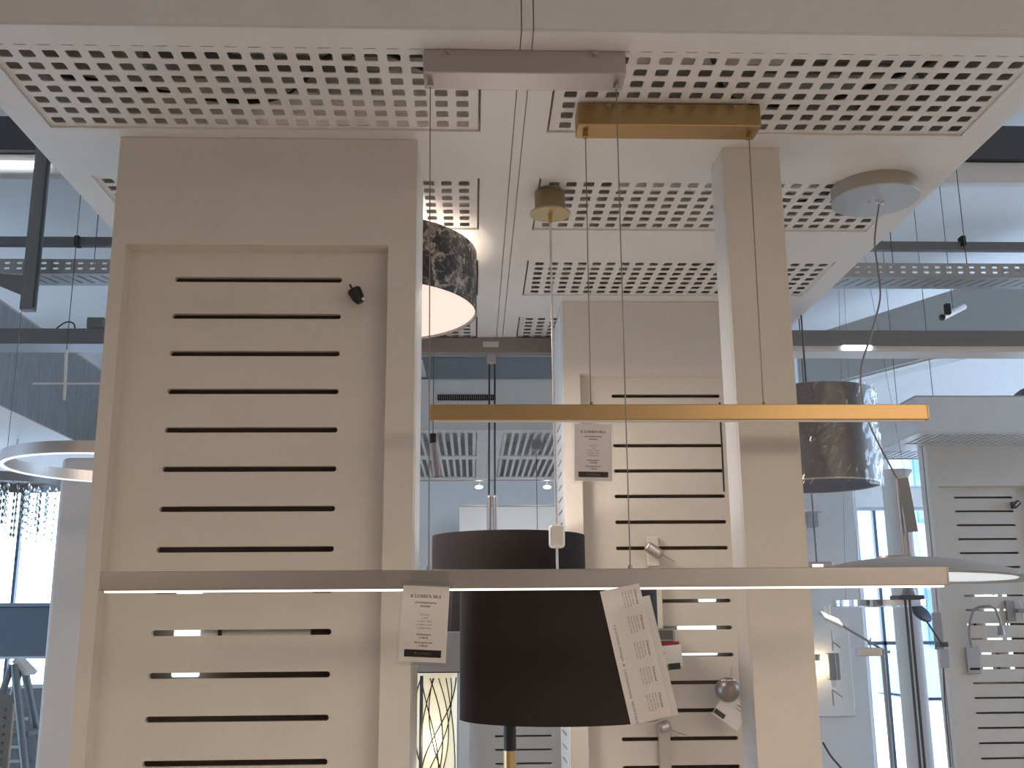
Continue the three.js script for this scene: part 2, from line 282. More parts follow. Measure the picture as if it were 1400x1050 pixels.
// ---------------------------------------------------------------- drum shades
function drum(parent, name, m, inner, r, h, y, x = 0, z = 0, n = 72) {       // open drum with a thickness, rims and an inner face
  const g = mesh(name, new THREE.LatheGeometry([[r - 0.003, 0], [r, 0], [r, h], [r - 0.003, h]].map(p => new THREE.Vector2(...p)), n), m, parent, x, y, z);
  mesh('lining', cyl(r - 0.003, r - 0.003, h, n, true), inner, g, 0, h / 2, 0);
  return g;
}
function spider(parent, r, y, m = wireDark) {
  const gs = []; for (let i = 0; i < 3; i++) { const a = i * 2.094 + 0.4; gs.push(tube([V(0, y, 0), V(Math.cos(a) * r, y, Math.sin(a) * r)], 0.002, 1, 6)); }
  return mesh('spider', join(gs), m, parent);
}
{ // pendant with dark drum on the small brass canopy
  const z = 2.31, cx = P(752, 287, z), top = P(762, 792, z - 0.21).y, bot = P(762, 994, z - 0.21).y, r = 0.212;
  const t = thing('drum_pendant', 'large dark brown fabric drum pendant hanging from a small round brass canopy', 'pendant lamp', [P(762, 770, z).x, bot, -z]);
  const o = t.position, dx = cx.x - o.x;
  mesh('canopy_cup', cyl(0.036, 0.036, CY - bot - (CY - bot - 0.05), 40), oldBrass, t, dx, CY - bot - 0.025, 0);
  mesh('canopy_disc', cyl(0.0475, 0.0475, 0.004, 48), M(C(0.48, 0.4, 0.25), 0.4, 0.8), t, dx, CY - bot - 0.0525, 0);
  mesh('cable_nipple', cyl(0.006, 0.005, 0.02, 14), brass, t, dx, CY - bot - 0.064, 0);
  mesh('cable', tube([V(dx, CY - bot - 0.07, 0), V(0, top - bot, 0)], 0.0028, 1, 8), wireClear, t);
  const gy = P(761, 734, z).y - bot;
  mesh('cable_grip', rbox(0.034, 0.05, 0.03, 0.008), whitePlastic, t, P(761, 734, z).x - o.x, gy, 0.006);
  drum(t, 'shade', fabricDark, fabricInside, r, top - bot, 0); spider(t, r - 0.003, top - bot - 0.02);
  mesh('lamp_holder', cyl(0.02, 0.02, 0.07, 20), black, t, 0, top - bot - 0.06, 0);
  mesh('bulb', new THREE.SphereGeometry(0.03, 20, 14), glow(1, 0.9, 0.78, 2), t, 0, top - bot - 0.125, 0);
  const l = new THREE.PointLight(C(1, 0.9, 0.8), 0.19); l.position.set(o.x, top - 0.125, o.z); l.shadow.radius = 1.5; scene.add(l);
}
{ // floor lamp behind it
  const z = 2.9, r = 0.209, top = P(696, 724, z - r).y, bot = P(696, 863, z - r).y, x = P(697, 1000, z).x;
  const t = thing('floor_lamp', 'floor lamp with dark drum shade on a black and brass pole', 'floor lamp', [x, 0, -z]);
  mesh('base', cyl(0.15, 0.155, 0.025, 48), oldBrass, t, 0, 0.0125, 0);
  const yb = P(697, 1026, z).y;
  mesh('pole', cyl(0.0165, 0.0165, yb - 0.025, 24), brass, t, 0, (yb + 0.025) / 2, 0);
  mesh('upper_pole', cyl(0.0165, 0.0165, bot + 0.12 - yb, 24), black, t, 0, (yb + bot + 0.12) / 2, 0);
  drum(t, 'shade', fabricDark, fabricInside, r, top - bot, bot); spider(t, r - 0.003, bot + 0.12);
  mesh('bulb', new THREE.SphereGeometry(0.03, 20, 14), glow(1, 0.9, 0.78, 2), t, 0, bot + 0.16, 0);
  const l = new THREE.PointLight(C(1, 0.9, 0.8), 0.26); l.position.set(x, bot + 0.16, -z); l.shadow.radius = 1.5; scene.add(l);
}
{ // marble patterned ceiling drum, lit
  const z = 2.66, c = P(500, 428, z), r = 0.292, h = 0.165;
  const t = thing('ceiling_drum_lamp', 'lit ceiling lamp with a black marble patterned drum and pale diffuser', 'ceiling light', [c.x, c.y, -z]);
  drum(t, 'shade', marble, fabricInside, r, h, 0);
  mesh('diffuser', cyl(r - 0.006, r - 0.006, 0.004, 72), glow(1, 0.8, 0.7, 0.72), t, 0, 0.008, 0);
  mesh('ceiling_plate', cyl(0.09, 0.09, CY - c.y - h + 0.03, 32), whiteLacquer, t, 0, (CY - c.y + h - 0.03) / 2, 0);
  const l = new THREE.RectAreaLight(C(1, 0.84, 0.7), 27, 0.4, 0.4); l.position.set(c.x, c.y - 0.004, -z); l.rotation.x = -Math.PI / 2; scene.add(l);
  for (const [i, a] of [0.3, 2.4, 4.5].entries()) { const p = new THREE.PointLight(C(1, 0.88, 0.74), 0.12); p.position.set(c.x + Math.cos(a) * 0.14, c.y + 0.08, -z + Math.sin(a) * 0.14); scene.add(p);
    mesh('bulb', new THREE.SphereGeometry(0.025, 16, 12), glow(1, 0.9, 0.8, 2), t, Math.cos(a) * 0.14, 0.08, Math.sin(a) * 0.14); }
}
{ // round silver canopy, slack cable, flat disc lamp
  const z = 2.26, c = P(1196, 267, z), q = P(1246, 776, z);
  const t = thing('disc_pendant', 'flat grey disc pendant on a slack cable from a round silver canopy', 'pendant lamp', q);
  const cy = CY - q.y - 0.034;
  mesh('canopy_rim', cyl(0.098, 0.098, 0.033, 64), M(C(0.42, 0.38, 0.32), 0.4, 0.6), t, c.x - q.x, CY - q.y - 0.0165, 0);
  mesh('canopy_disc', cyl(0.099, 0.099, 0.003, 64), nickel, t, c.x - q.x, cy, 0);
  for (const k of [-0.016, 0, 0.016]) mesh('screw', cyl(0.004, 0.004, 0.01, 10), chrome, t, c.x - q.x + k, cy - 0.005, 0.01 - Math.abs(k) * 0.5);
  const L = (px, py, dz = 0) => P(px, py, z + dz).sub(q);
  const pts = [[1202, 279], [1197, 315], [1196, 335], [1203, 390], [1203, 410], [1190, 460], [1178, 500], [1177, 530], [1182, 560], [1194, 592], [1228, 657]].map(([a, b]) => L(a, b));
  mesh('cable', tube(pts, 0.0022, 90, 8), wire, t);
  mesh('rod', tube([L(1227, 655), L(1238, 760)], 0.0045, 1, 10), nickelDark, t);
  mesh('rod', tube([L(1233, 655), L(1244, 760)], 0.0025, 1, 10), nickelDark, t);
  mesh('hub', cyl(0.04, 0.044, 0.012, 40), nickelDark, t, L(1226, 764).x, L(1226, 764).y, 0);
  const prof = []; for (let i = 0; i <= 14; i++) { const k = i / 14; prof.push(new THREE.Vector2(0.002 + 0.245 * k, 0.026 - 0.042 * k * k)); } prof.push(new THREE.Vector2(0.245, -0.019), new THREE.Vector2(0.15, -0.012));
  const sh = mesh('shade', new THREE.LatheGeometry(prof, 72), M(C(0.45, 0.45, 0.45), 0.35, 0.3), t, 0.01, -0.004, 0); sh.rotation.z = -0.035;
  const df = mesh('diffuser', cyl(0.2, 0.2, 0.004, 64), glow(0.9, 0.96, 1, 0.6), sh, 0, -0.014, 0);
}
{ const z = 2.24, a = P(1241, 690, z); const t = thing('price_tag', 'clear plastic tag sleeve hanging on the rod of the disc pendant', 'price tag', a);
  const s = mesh('card', rbox(0.024, 0.118, 0.0012, 0.0004), M(C(0.2, 0.21, 0.23), 0.6), t); s.rotation.z = -0.1 + 0.19;
  const k = mesh('sleeve', rbox(0.028, 0.126, 0.0026, 0.001), clearPlastic, t); k.rotation.z = 0.09; }
{ // drum in cellophane
  const z = 3.3, r = 0.188, x = P(1116, 600, z).x, top = P(1116, 521, z - r).y, bot = P(1116, 653, z - r).y, h = top - bot;
  const t = thing('wrapped_drum_pendant', 'dark grey drum pendant still wrapped in clear cellophane', 'pendant lamp', [x, bot, -z]);
  drum(t, 'shade', M(C(0.15, 0.15, 0.155), 0.38, 0.35, { bumpMap: weave, bumpScale: 0.0004 }), M(C(0.3, 0.31, 0.38), 0.7), r, h, 0); spider(t, r - 0.003, h - 0.03);
  mesh('rim', new THREE.TorusGeometry(r, 0.0025, 8, 72).rotateX(Math.PI / 2), nickel, t, 0, 0, 0);
  const g = cyl(r + 0.006, r + 0.006, h + 0.02, 160, true), gp = new THREE.CylinderGeometry(r + 0.006, r + 0.006, h + 0.02, 160, 24, true), pa = gp.attributes.position;
  for (let i = 0; i < pa.count; i++) { const a = Math.atan2(pa.getZ(i), pa.getX(i)), y = pa.getY(i), u = (a / 6.2832 + 1 + y * 0.5) % 1, k = 1 + (L64(u, (y * 0.8 + 2) % 1) - 0.5) * 0.05 + (L128(u, (y * 0.4 + 3) % 1) - 0.5) * 0.025 + 0.012; pa.setX(i, pa.getX(i) * k); pa.setZ(i, pa.getZ(i) * k); }
  gp.computeVertexNormals();
  mesh('cellophane', gp, clearPane, t, 0, h / 2 - 0.006, 0);
  mesh('cable', cyl(0.003, 0.003, RH - top, 8), wireDark, t, -0.02, (RH - bot + h) / 2, 0);
  mesh('lamp_holder', cyl(0.02, 0.02, 0.08, 16), black, t, -0.02, h - 0.04, 0);
}

// ---------------------------------------------------------------- price cards and papers
function canvasTex(w, h, draw) { const c = document.createElement('canvas'); c.width = w; c.height = h; const x = c.getContext('2d'); draw(x, w, h); const t = new THREE.CanvasTexture(c); t.colorSpace = THREE.SRGBColorSpace; return t; }
const cardTex = canvasTex(400, 600, (x, w, h) => {
  x.fillStyle = '#f4f0f0'; x.fillRect(0, 0, w, h); x.textAlign = 'center'; x.fillStyle = '#1c1718';
  x.font = 'bold 34px serif'; x.fillText('K LUMBEN MLS', w / 2, 92);
  x.font = 'bold 21px sans-serif'; x.fillText('LED-Pendelleuchte', w / 2, 138); x.fillText('dimmbar', w / 2, 166);
  x.fillStyle = '#6c6466'; x.font = '17px sans-serif'; ['Aluminium', '1 x LED', 'ca. 36 W   2700 K', 'ca. 3600 lm  230 V', 'Lichtfarbe warm'].forEach((s, i) => x.fillText(s, w / 2, 232 + i * 27));
  x.fillStyle = '#2a2526'; x.font = 'bold 20px sans-serif'; x.fillText('Mindestpreis', w / 2, 392); x.fillText('€ 598,00', w / 2, 418); x.fillText('Aktionspreis nur', w / 2, 456); x.fillText('€ 498,00', w / 2, 482);
  x.fillStyle = '#181314'; x.fillRect(40, 506, w - 80, 58); x.fillStyle = '#8d8f86'; x.font = '24px sans-serif'; x.fillText('LICHTHAUS', w / 2 + 10, 544); x.fillStyle = '#b06a74'; x.fillRect(130, 525, 12, 12);
});
function priceCard(label, c, w, h, tilt, group) {
  const t = thing('price_card', label, 'price card', c, group);
  const card = mesh('card', rbox(w - 0.006, h - 0.008, 0.0008, 0.0003), M(C(0.86, 0.84, 0.83), 0.9, 0, { transmission: 0.35, thickness: 0 }), t);
  const f = mesh('print', new THREE.PlaneGeometry(w - 0.007, h - 0.009), M(C(1, 1, 1), 0.9, 0, { map: cardTex, transmission: 0.35, thickness: 0 }), t, 0, 0, 0.0006);
  mesh('sleeve', rbox(w + 0.004, h + 0.006, 0.0016, 0.0006), clearPlastic, t, 0, 0.001, 0.0004);
  t.rotation.z = tilt; return t;
}
priceCard('white price card in a clear sleeve under the gold bar pendant', P(810, 620, gz).add(V(0, 0, 0.012)), 0.075, 0.113, -0.02);
{ const t = priceCard('white price card in a clear sleeve clipped to the white bar pendant', P(581, 853, wbz).add(V(0, 0, 0.022)), 0.079, 0.124, -0.05);
  mesh('clip_tab', rbox(0.06, 0.022, 0.0008, 0.0003), clearPlastic, t, 0.004, 0.071, 0); }
const stripTex = canvasTex(300, 640, (x, w, h) => {
  x.fillStyle = '#efebeb'; x.fillRect(0, 0, w, h); x.save(); x.translate(0, 0); x.rotate(Math.PI / 2); x.fillStyle = '#4a4446';     // text runs down the strip
  x.font = '22px serif'; x.fillText('Leuchten Design  &  Lichtplanung  MONTAGE', 170, -40);
  for (let k = 0; k < 5; k++) { const u = 20 + k * 125; x.font = 'bold 19px serif'; x.fillStyle = '#2c2728'; x.fillText('Überau', u + 4, -250); x.font = '14px sans-serif'; x.fillStyle = '#6e686a';
    ['64372 Ober', 'Tel 06154 63', 'Fax 06154 62', 'Mo-Fr 9-18 h'].forEach((s, i) => x.fillText(s, u, -222 + i * 22)); }
  x.restore();
});
{ // folded paper strip leaning against the bar
  const zc = wbz - 0.024, a = P(847, 803, zc), b = P(890, 985, zc), w = 0.064, len = a.distanceTo(b), ang = Math.atan2(b.x - a.x, a.y - b.y);
  const t = thing('paper_strip', 'folded printed paper strip hanging slanted from the white bar pendant', 'paper', a.clone().add(b).multiplyScalar(0.5));
  t.rotation.z = ang;
  mesh('front_sheet', rbox(w, len, 0.0006, 0.0002), M(C(0.85, 0.83, 0.83), 0.9, 0, { transmission: 0.35, thickness: 0 }), t);
  mesh('print', new THREE.PlaneGeometry(w - 0.001, len - 0.001), M(C(1, 1, 1), 0.9, 0, { map: stripTex, transmission: 0.35, thickness: 0 }), t, 0, 0, 0.0006);
  mesh('rear_sheet', rbox(w, len - 0.02, 0.0006, 0.0002), M(C(0.62, 0.61, 0.62), 0.7), t, 0.013, -0.012, -0.006);
}

// ---------------------------------------------------------------- small things on the slotted walls
{ const t = thing('cable_plug', 'small black plug with a pin on the wide beige slotted wall', 'plug', P(488, 404, 2.05)); t.rotation.z = 0.5;
  mesh('plug_body', new THREE.LatheGeometry([[0, -0.017], [0.008, -0.017], [0.0125, -0.006], [0.0145, 0.012], [0.0125, 0.015], [0, 0.015]].map(p => new THREE.Vector2(...p)), 24), black, t);
  mesh('pin', cyl(0.0022, 0.0022, 0.014, 8), black, t, -0.002, 0.021, 0);
  mesh('mount', rbox(0.01, 0.01, 0.03, 0.002), black, t, 0, 0, -0.02);
  mesh('glass_lens', new THREE.SphereGeometry(0.004, 12, 8), chrome, t, 0.007, -0.014, 0.006); }
function insertLamp(label, z, segs, k = 1.2) {            // lit strip behind the slots
  const [a0, b0, a1, b1] = segs[0]; const c = P((a0 + a1) / 2, (b0 + b1) / 2, z), t = thing('strip_light', label, 'strip light', c);
  for (const [x0, y0, x1, y1] of segs) { const a = P(x0, y0, z), b = P(x1, y1, z), w = Math.abs(b.x - a.x), h = Math.abs(a.y - b.y);
    mesh('lit_tube', rbox(w, h, 0.01, 0.004), glow(0.86, 0.98, 1, k), t, (a.x + b.x) / 2 - c.x, (a.y + b.y) / 2 - c.y, -0.008);
    mesh('end_bracket', box(0.006, h * 0.6, 0.02), black, t, b.x - c.x + 0.036, (a.y + b.y) / 2 - c.y, -0.008); }
  return t; }
{ const t = insertLamp('cool white strip light behind the slots of the wide beige wall', 2.035 + 0.058, [[240, 808, 271, 926]], 1.0);
  const a = P(275, 802, 2.095), b = P(424, 870, 2.095); mesh('housing', box(b.x - a.x, a.y - b.y, 0.012), whiteLacquer, t, (a.x + b.x) / 2 - t.position.x, (a.y + b.y) / 2 - t.position.y, -0.01); }
insertLamp('white strip light behind the slots beside the slanted paper strip', 3.152 + 0.06, [[926, 850, 982, 896], [955, 812, 980, 823]], 1.1);
insertLamp('bright strip lights behind the far grey slotted wall', 5.86 + 0.062, [[1343, 800, 1372, 880], [1333, 806, 1350, 816], [1376, 806, 1384, 926], [1320, 840, 1327, 870], [1342, 884, 1360, 930]], 1.5);
function wallSpot(label, c, { plateH, plateDy = 0, plateW = 0.034, head = 0.055, tilt = -0.6, rod, m = nickelDark, platem = whitePlastic }) {
  const t = thing('wall_spot_lamp', label, 'wall lamp', c);
  mesh('wall_plate', rbox(plateW, plateH, 0.018, 0.003), platem, t, 0.004, plateDy, -0.03);
  mesh('joint', cyl(0.007, 0.007, 0.03, 14).rotateX(Math.PI / 2), m, t, 0, 0, -0.012);
  const h = mesh('lamp_head', rbox(head, 0.03, 0.03, 0.009), m, t, 0, 0, 0.012); h.rotation.z = tilt;
  mesh('reflector', rbox(head * 0.62, 0.009, 0.002, 0.001), chrome, h, 0, 0.002, 0.0152);
  if (rod) mesh('rod', tube([V(0.02, -0.01, 0.012), V(...rod)], 0.0016, 1, 6), m, t);
  return t; }
wallSpot('tilted nickel wall spot with a thin rod near the price card', P(893, 753, 3.154), { plateH: 0.09, rod: [0.062, -0.034, 0.012] });
wallSpot('nickel wall spot on a long flat bar below the slanted paper', P(908, 993, 3.154), { plateH: 0.34, plateDy: -0.165, plateW: 0.034, head: 0.034, tilt: 0.3, rod: [0.068, -0.028, -0.02], platem: M(C(0.5, 0.48, 0.42), 0.45, 0.3) });
{ const z = 3.16, c = P(906, 868, z), t = thing('wall_lamp', 'wall lamp with pale flat bar and dark rounded box, red strip below', 'wall lamp', c);
  const L = (x, y) => P(x, y, z).sub(c);
  mesh('wall_bar', rbox(0.032, 0.19, 0.014, 0.003), whitePlastic, t, L(899, 820).x, L(899, 820).y, -0.015);
  mesh('lamp_head', rbox(0.064, 0.038, 0.04, 0.008), greyMetal, t, 0, 0, 0.01);
  mesh('front_glass', rbox(0.05, 0.026, 0.002, 0.001), M(C(0.1, 0.1, 0.1), 0.15), t, 0, 0, 0.031);
  mesh('red_strip', rbox(0.075, 0.012, 0.01, 0.002), M(C(0.45, 0.03, 0.05), 0.5), t, L(910, 880).x, L(910, 880).y, 0.012); }
function tinyCard(label, c, w, h, tilt, marks) { const t = thing('shelf_label', label, 'label card', c); t.rotation.z = tilt;
  mesh('card', rbox(w, h, 0.001, 0.0004), M(C(0.82, 0.81, 0.79), 0.6), t);
  for (const [x, y, mw, mh, col] of marks) mesh('printed_block', rbox(mw, mh, 0.0006, 0.0002), M(C(...col), 0.6), t, x, y, 0.0009); return t; }
tinyCard('white label card with green and black blocks below the red strip', P(915, 897, 3.13), 0.075, 0.06, 0.08, [[-0.02, 0.009, 0.012, 0.008, [0.02, 0.02, 0.02]], [-0.015, -0.032, 0.02, 0.018, [0.24, 0.38, 0.05]], [0.012, -0.03, 0.034, 0.018, [0.04, 0.04, 0.04]]]);
tinyCard('tilted white label card with an olive block under the ball sconce', P(1000, 972, 3.12), 0.085, 0.075, -0.62, [[-0.024, -0.026, 0.034, 0.014, [0.06, 0.07, 0.04]], [0.02, 0.024, 0.03, 0.004, [0.5, 0.2, 0.2]], [0.02, 0.014, 0.03, 0.003, [0.5, 0.3, 0.3]]]);
{ const c = P(995, 943, 3.12), t = thing('ball_sconce', 'round brushed nickel ball sconce beside the square column', 'wall lamp', c);
  mesh('ball', new THREE.SphereGeometry(0.035, 32, 24), M(C(0.3, 0.27, 0.25), 0.4, 0.8), t);
  mesh('backplate', cyl(0.025, 0.025, 0.03, 24).rotateX(Math.PI / 2), nickelDark, t, 0, 0, -0.04);
  mesh('pin', tube([V(0.012, 0.02, 0), V(0.013, 0.062, 0)], 0.0015, 1, 6), nickelDark, t);
  mesh('collar', new THREE.TorusGeometry(0.022, 0.003, 8, 24).rotateX(Math.PI / 2), chrome, t, 0, 0.027, 0); }
{ const t = thing('loose_cable', 'thin black cable running down the edge of the back slotted wall', 'cable', P(983, 548, 3.145)); const o = t.position;
  mesh('cable', tube([[984, 550], [985, 575], [987, 610], [990, 672]].map(([a, b]) => P(a, b, 3.145).sub(o)), 0.0028, 24, 8), black, t); }

// ---------------------------------------------------------------- steelwork, cable trays and lights under the high ceiling
function beamX(name, label, cat, z, y0, y1, d, m, x0 = RX0, x1 = RX1) { const t = thing(name, label, cat, [(x0 + x1) / 2, (y0 + y1) / 2, -z - d / 2]); mesh('web', box(x1 - x0 - 0.02, y1 - y0, d), m, t); return t; }
const yAt = (px, py, z) => P(px, py, z).y;
{ const z = 4.3, t = thing('light_trough', 'dark steel beam with a white light trough below it, high under the roof', 'ceiling light', [0.25, yAt(40, 205, z), -z]);
  mesh('beam', box(13.3, 0.16, 0.12), darkSteel, t, 0, 0.08, -0.06);
  mesh('trough', rbox(13.3, 0.1, 0.06, 0.01), whiteLacquer, t, 0, -0.052, -0.06);
  for (const x of [-2.35, 2.55]) { mesh('lit_tube', rbox(0.5, 0.03, 0.03, 0.012), glow(0.92, 0.97, 1, 2.4), t, x, -0.06, -0.02);
    const l = new THREE.RectAreaLight(C(0.92, 0.97, 1), 6, 0.5, 0.03); l.position.set(0.25 + x, t.position.y - 0.06, -z - 0.0); l.rotation.set(0, Math.PI, 0); scene.add(l); } }
{ const z = 4.25, t = beamX('flat_rail', 'thin grey flat rail with black clips above the cable tray', 'rail', z, yAt(70, 335, z), yAt(70, 323.5, z), 0.03, steelGrey);
  for (const px of [106, 1316]) { const p = P(px, 330, z); mesh('clip', rbox(0.02, 0.045, 0.04, 0.003), black, t, p.x - t.position.x, p.y - t.position.y, 0.01); } }
{ // perforated cable tray: front flange with two rows of slots, floor with slanted slots
  const z = 4.0, y0 = yAt(70, 373, z), y1 = yAt(70, 354, z), t = thing('cable_tray', 'galvanised perforated cable tray crossing below the roof', 'cable tray', [0, y0, -z]);
  const pit = 0.0475, h = y1 - y0, holes = [[], []];
  for (const [k, x0, x1] of [[0, -2.6, -0.9], [1, 0.9, 2.9]]) for (let x = x0; x < x1; x += pit) for (const f of [0.32, 0.7]) holes[k].push(rectPath(x - 0.011, h * f - 0.0045, x + 0.011, h * f + 0.0045, 0.0043));
  mesh('front_flange', plate(-6.3, 0, 6.8, h, holes[0].concat(holes[1]), 0.003, 2), galvanised, t);
  const fh = []; for (const [x0, x1, s] of [[-2.6, -0.9, 1], [0.9, 2.9, -1]]) for (let x = x0; x < x1; x += pit) { const p = new THREE.Path(); const a = 0.018 * s; p.moveTo(x - a - 0.006, 0.025); p.lineTo(x + a - 0.006, 0.115); p.lineTo(x + a + 0.006, 0.115); p.lineTo(x - a + 0.006, 0.025); p.closePath(); fh.push(p); }
  mesh('tray_floor', plate(-6.3, 0, 6.8, 0.15, fh, 0.003).rotateX(-Math.PI / 2), galvanised, t, 0, 0, 0);
  mesh('rear_flange', box(13.1, h, 0.003), galvanised, t, 0.25, h / 2, -0.15);
  for (const px of [122, 1228, 1330]) { const p = P(px, 330, z); mesh('hanger_wire', cyl(0.0018, 0.0018, RH - y1, 6), wireDark, t, p.x, (RH + y1) / 2 - y0, -0.07); }
  for (const px of [480, 900]) { const p = P(px, 330, z); mesh('hanger_rod', cyl(0.006, 0.006, RH - y1, 8), steelGrey, t, p.x, (RH + y1) / 2 - y0, -0.07); } }
{ const z = 3.93, a = P(38, 425, z), t = thing('hanger_post', 'dark slotted steel post holding the cable tray, with a gusset foot', 'bracket', [a.x, a.y, -z]);
  mesh('post', rbox(0.05, RH - a.y, 0.04, 0.003), steelGrey, t, 0, (RH - a.y) / 2, 0);
  mesh('post_lip', box(0.008, RH - a.y - 0.02, 0.012), darkSteel, t, 0.028, (RH - a.y) / 2, 0.016);
  const s = new THREE.Shape(); s.moveTo(-0.025, 0.06); s.lineTo(-0.025, 0.14); s.lineTo(-0.26, 0.16); s.closePath();
  mesh('gusset', new THREE.ExtrudeGeometry(s, { depth: 0.008, bevelEnabled: false }), steelGrey, t); }
{ const z = 4.16; beamX('steel_beam', 'long grey steel beam below the cable tray', 'beam', z, yAt(70, 470, z), yAt(70, 449, z), 0.14, M(C(0.22, 0.23, 0.24), 0.4, 0.3));
  const b = scene.children[scene.children.length - 1], p = P(1172, 475, z), h = (yAt(70, 470, z) - yAt(70, 480, z)); mesh('lower_flange', rbox(6, h, 0.12, 0.004), sheetWhite, b, 3.2, p.y - b.position.y, 0.0);
  mesh('lit_tube', rbox(0.13, h * 0.7, 0.02, 0.008), glow(0.92, 0.97, 1, 2.2), b, p.x - b.position.x, p.y - b.position.y, 0.066); }
{ const z = 3.575, y0 = yAt(670, 482, z), t = thing('lighting_track', 'brown grey lighting track at the rear edge of the perforated ceiling', 'track', [0.1, y0, -z]);
  mesh('track_profile', rbox(1.9, CY - y0 - 0.001, 0.05, 0.003), M(C(0.26, 0.225, 0.21), 0.5, 0.3), t, 0, (CY - y0 - 0.001) / 2, -0.025);
  mesh('type_plate', rbox(0.055, 0.02, 0.002, 0.0005), nickel, t, P(671, 472, z).x - 0.1, 0.03, 0.0005); }
{ const z = 3.6, c = P(672, 483, z), t = thing('twin_tube_pendant', 'pair of slim grey tube pendants on two black cables', 'pendant lamp', c); const L = (x, y) => P(x, y, z).sub(c);
  mesh('bracket', rbox(0.03, 0.04, 0.03, 0.004), nickelDark, t, 0, -0.02, 0);
  for (const [x0, x1] of [[669, 668.5], [676.5, 676.5]]) { mesh('cable', tube([L(x0, 495), L(x1, 682)], 0.0032, 1, 8), black, t);
    mesh('tube_body', cyl(0.0085, 0.0085, 0.26, 20), greyMetal, t, L(x1, 680).x, L(x1, 680).y - 0.13, 0); mesh('tube_cap', cyl(0.0075, 0.0085, 0.006, 20), nickel, t, L(x1, 680).x, L(x1, 680).y + 0.003, 0); } }
{ const z = 5.3, a = P(1288, 434, z), b = P(1352, 397, z), t = thing('conduit_lamp', 'white slanted tube lamp under the roof with a black holder', 'ceiling light', a);
  mesh('tube_body', tube([V(0, 0, 0), b.clone().sub(a).add(V(0, 0, -0.3))], 0.018, 1, 14), whiteLacquer, t);
  mesh('holder', rbox(0.03, 0.06, 0.03, 0.006), black, t, P(1292, 425, z).x - a.x, P(1292, 425, z).y - a.y, 0.03);
  mesh('hanger_wire', cyl(0.002, 0.002, RH - b.y, 6), wireDark, t, (b.x - a.x) * 0.5, (RH - b.y) / 2 + (b.y - a.y) * 0.5, -0.15); }
{ // soffit of the taller bay on the right
  const a = P(1165, 448, 8.0), b = P(1420, 396, 6.6), d = b.clone().sub(a), lx = Math.hypot(d.x, d.z), t = struct('trim_1', box(1, 1, 1), M(C(0.62, 0.63, 0.64), 0.8));
  const yb = P(1165, 521, 8.0).y; t.scale.set(lx + 0.8, a.y - yb, 0.3); t.position.set((a.x + b.x) / 2, (a.y + yb) / 2 + 0.02, (a.z + b.z) / 2 - 0.16); t.rotation.y = -Math.atan2(d.z, d.x);
  const u = struct('trim_2', box(1, 1, 1), roomWhite); u.scale.set(lx + 0.8, 0.09, 0.06); u.position.set((a.x + b.x) / 2, yb + 0.05, (a.z + b.z) / 2 + 0.02); u.rotation.y = t.rotation.y; }
{ const z = 7.5, y0 = yAt(670, 523, z), y1 = yAt(670, 488, z); const t = thing('air_duct', 'grey rectangular air duct behind the rear bay ceiling', 'duct', [0.3, y0, -z - 0.2]);
  mesh('duct_body', rbox(1.9, y1 - y0, 0.4, 0.006), M(C(0.3, 0.3, 0.31), 0.5, 0.2), t, 0, (y1 - y0) / 2, 0); mesh('flange', box(1.96, 0.05, 0.42), sheetWhite, t, 0, y1 - y0 + 0.025, 0); for (const s of [-0.6, 0.6]) mesh('hanger_rod', cyl(0.006, 0.006, RH - y1 - 0.05, 8), steelGrey, t, s, (RH - y1 - 0.05) / 2 + y1 - y0 + 0.05, 0); }
{ const z = 5.43, c = P(572, 520, z), t = thing('emergency_lamp', 'small white lamp box with a black foot on the rear bay ceiling', 'lamp', [c.x, 2.776, -z - 0.05]), h = P(572, 491, z).y - 2.776;
  const sh = new THREE.Shape(); sh.moveTo(-0.1, 0.02); sh.lineTo(0.045, 0.02); sh.lineTo(0.02, h); sh.lineTo(-0.1, h); sh.closePath();
  mesh('lamp_body', new THREE.ExtrudeGeometry(sh, { depth: 0.08, bevelEnabled: false }).translate(0, 0, -0.04), whiteLacquer, t); mesh('foot', rbox(0.16, 0.02, 0.09, 0.003), black, t, -0.03, 0.01, 0); }
{ const z = 5.36, a = P(598, 543.5, z), b = P(676, 543.5, z), t = thing('vent_grille', 'narrow black vent grille in the front of the rear ceiling', 'vent', a.clone().add(b).multiplyScalar(0.5).add(V(0, 0, 0)));
  const w = b.x - a.x; mesh('grille_frame', plate(-w / 2, -0.015, w / 2, 0.015, [rectPath(-w / 2 + 0.004, -0.011, w / 2 - 0.004, 0.011)], 0.006), black, t, 0, 0, 0.004);
  mesh('backing', box(w, 0.028, 0.002), black, t, 0, 0, -0.003);
  const gs = []; for (let i = 0; i < 26; i++) gs.push(box(0.003, 0.022, 0.004).translate(-w / 2 + 0.01 + i * (w - 0.02) / 25, 0, 0.001)); mesh('fins', join(gs), greyMetal, t); }

{ const z = 5.62, t = thing('loudspeaker', 'dark wedge shaped loudspeaker on top of the far right ceiling', 'loudspeaker', [P(1392, 540, z).x, 2.706, -z]);
  const sh = new THREE.Shape(); sh.moveTo(-0.06, 0); sh.lineTo(0.16, 0); sh.lineTo(0.16, 0.12); sh.lineTo(0.06, 0.085); sh.closePath();
  mesh('cabinet', new THREE.ExtrudeGeometry(sh, { depth: 0.16, bevelEnabled: false }).translate(0, 0, -0.08), darkSteel, t); mesh('grille', rbox(0.1, 0.05, 0.004, 0.001), black, t, 0.09, 0.035, 0.083); }
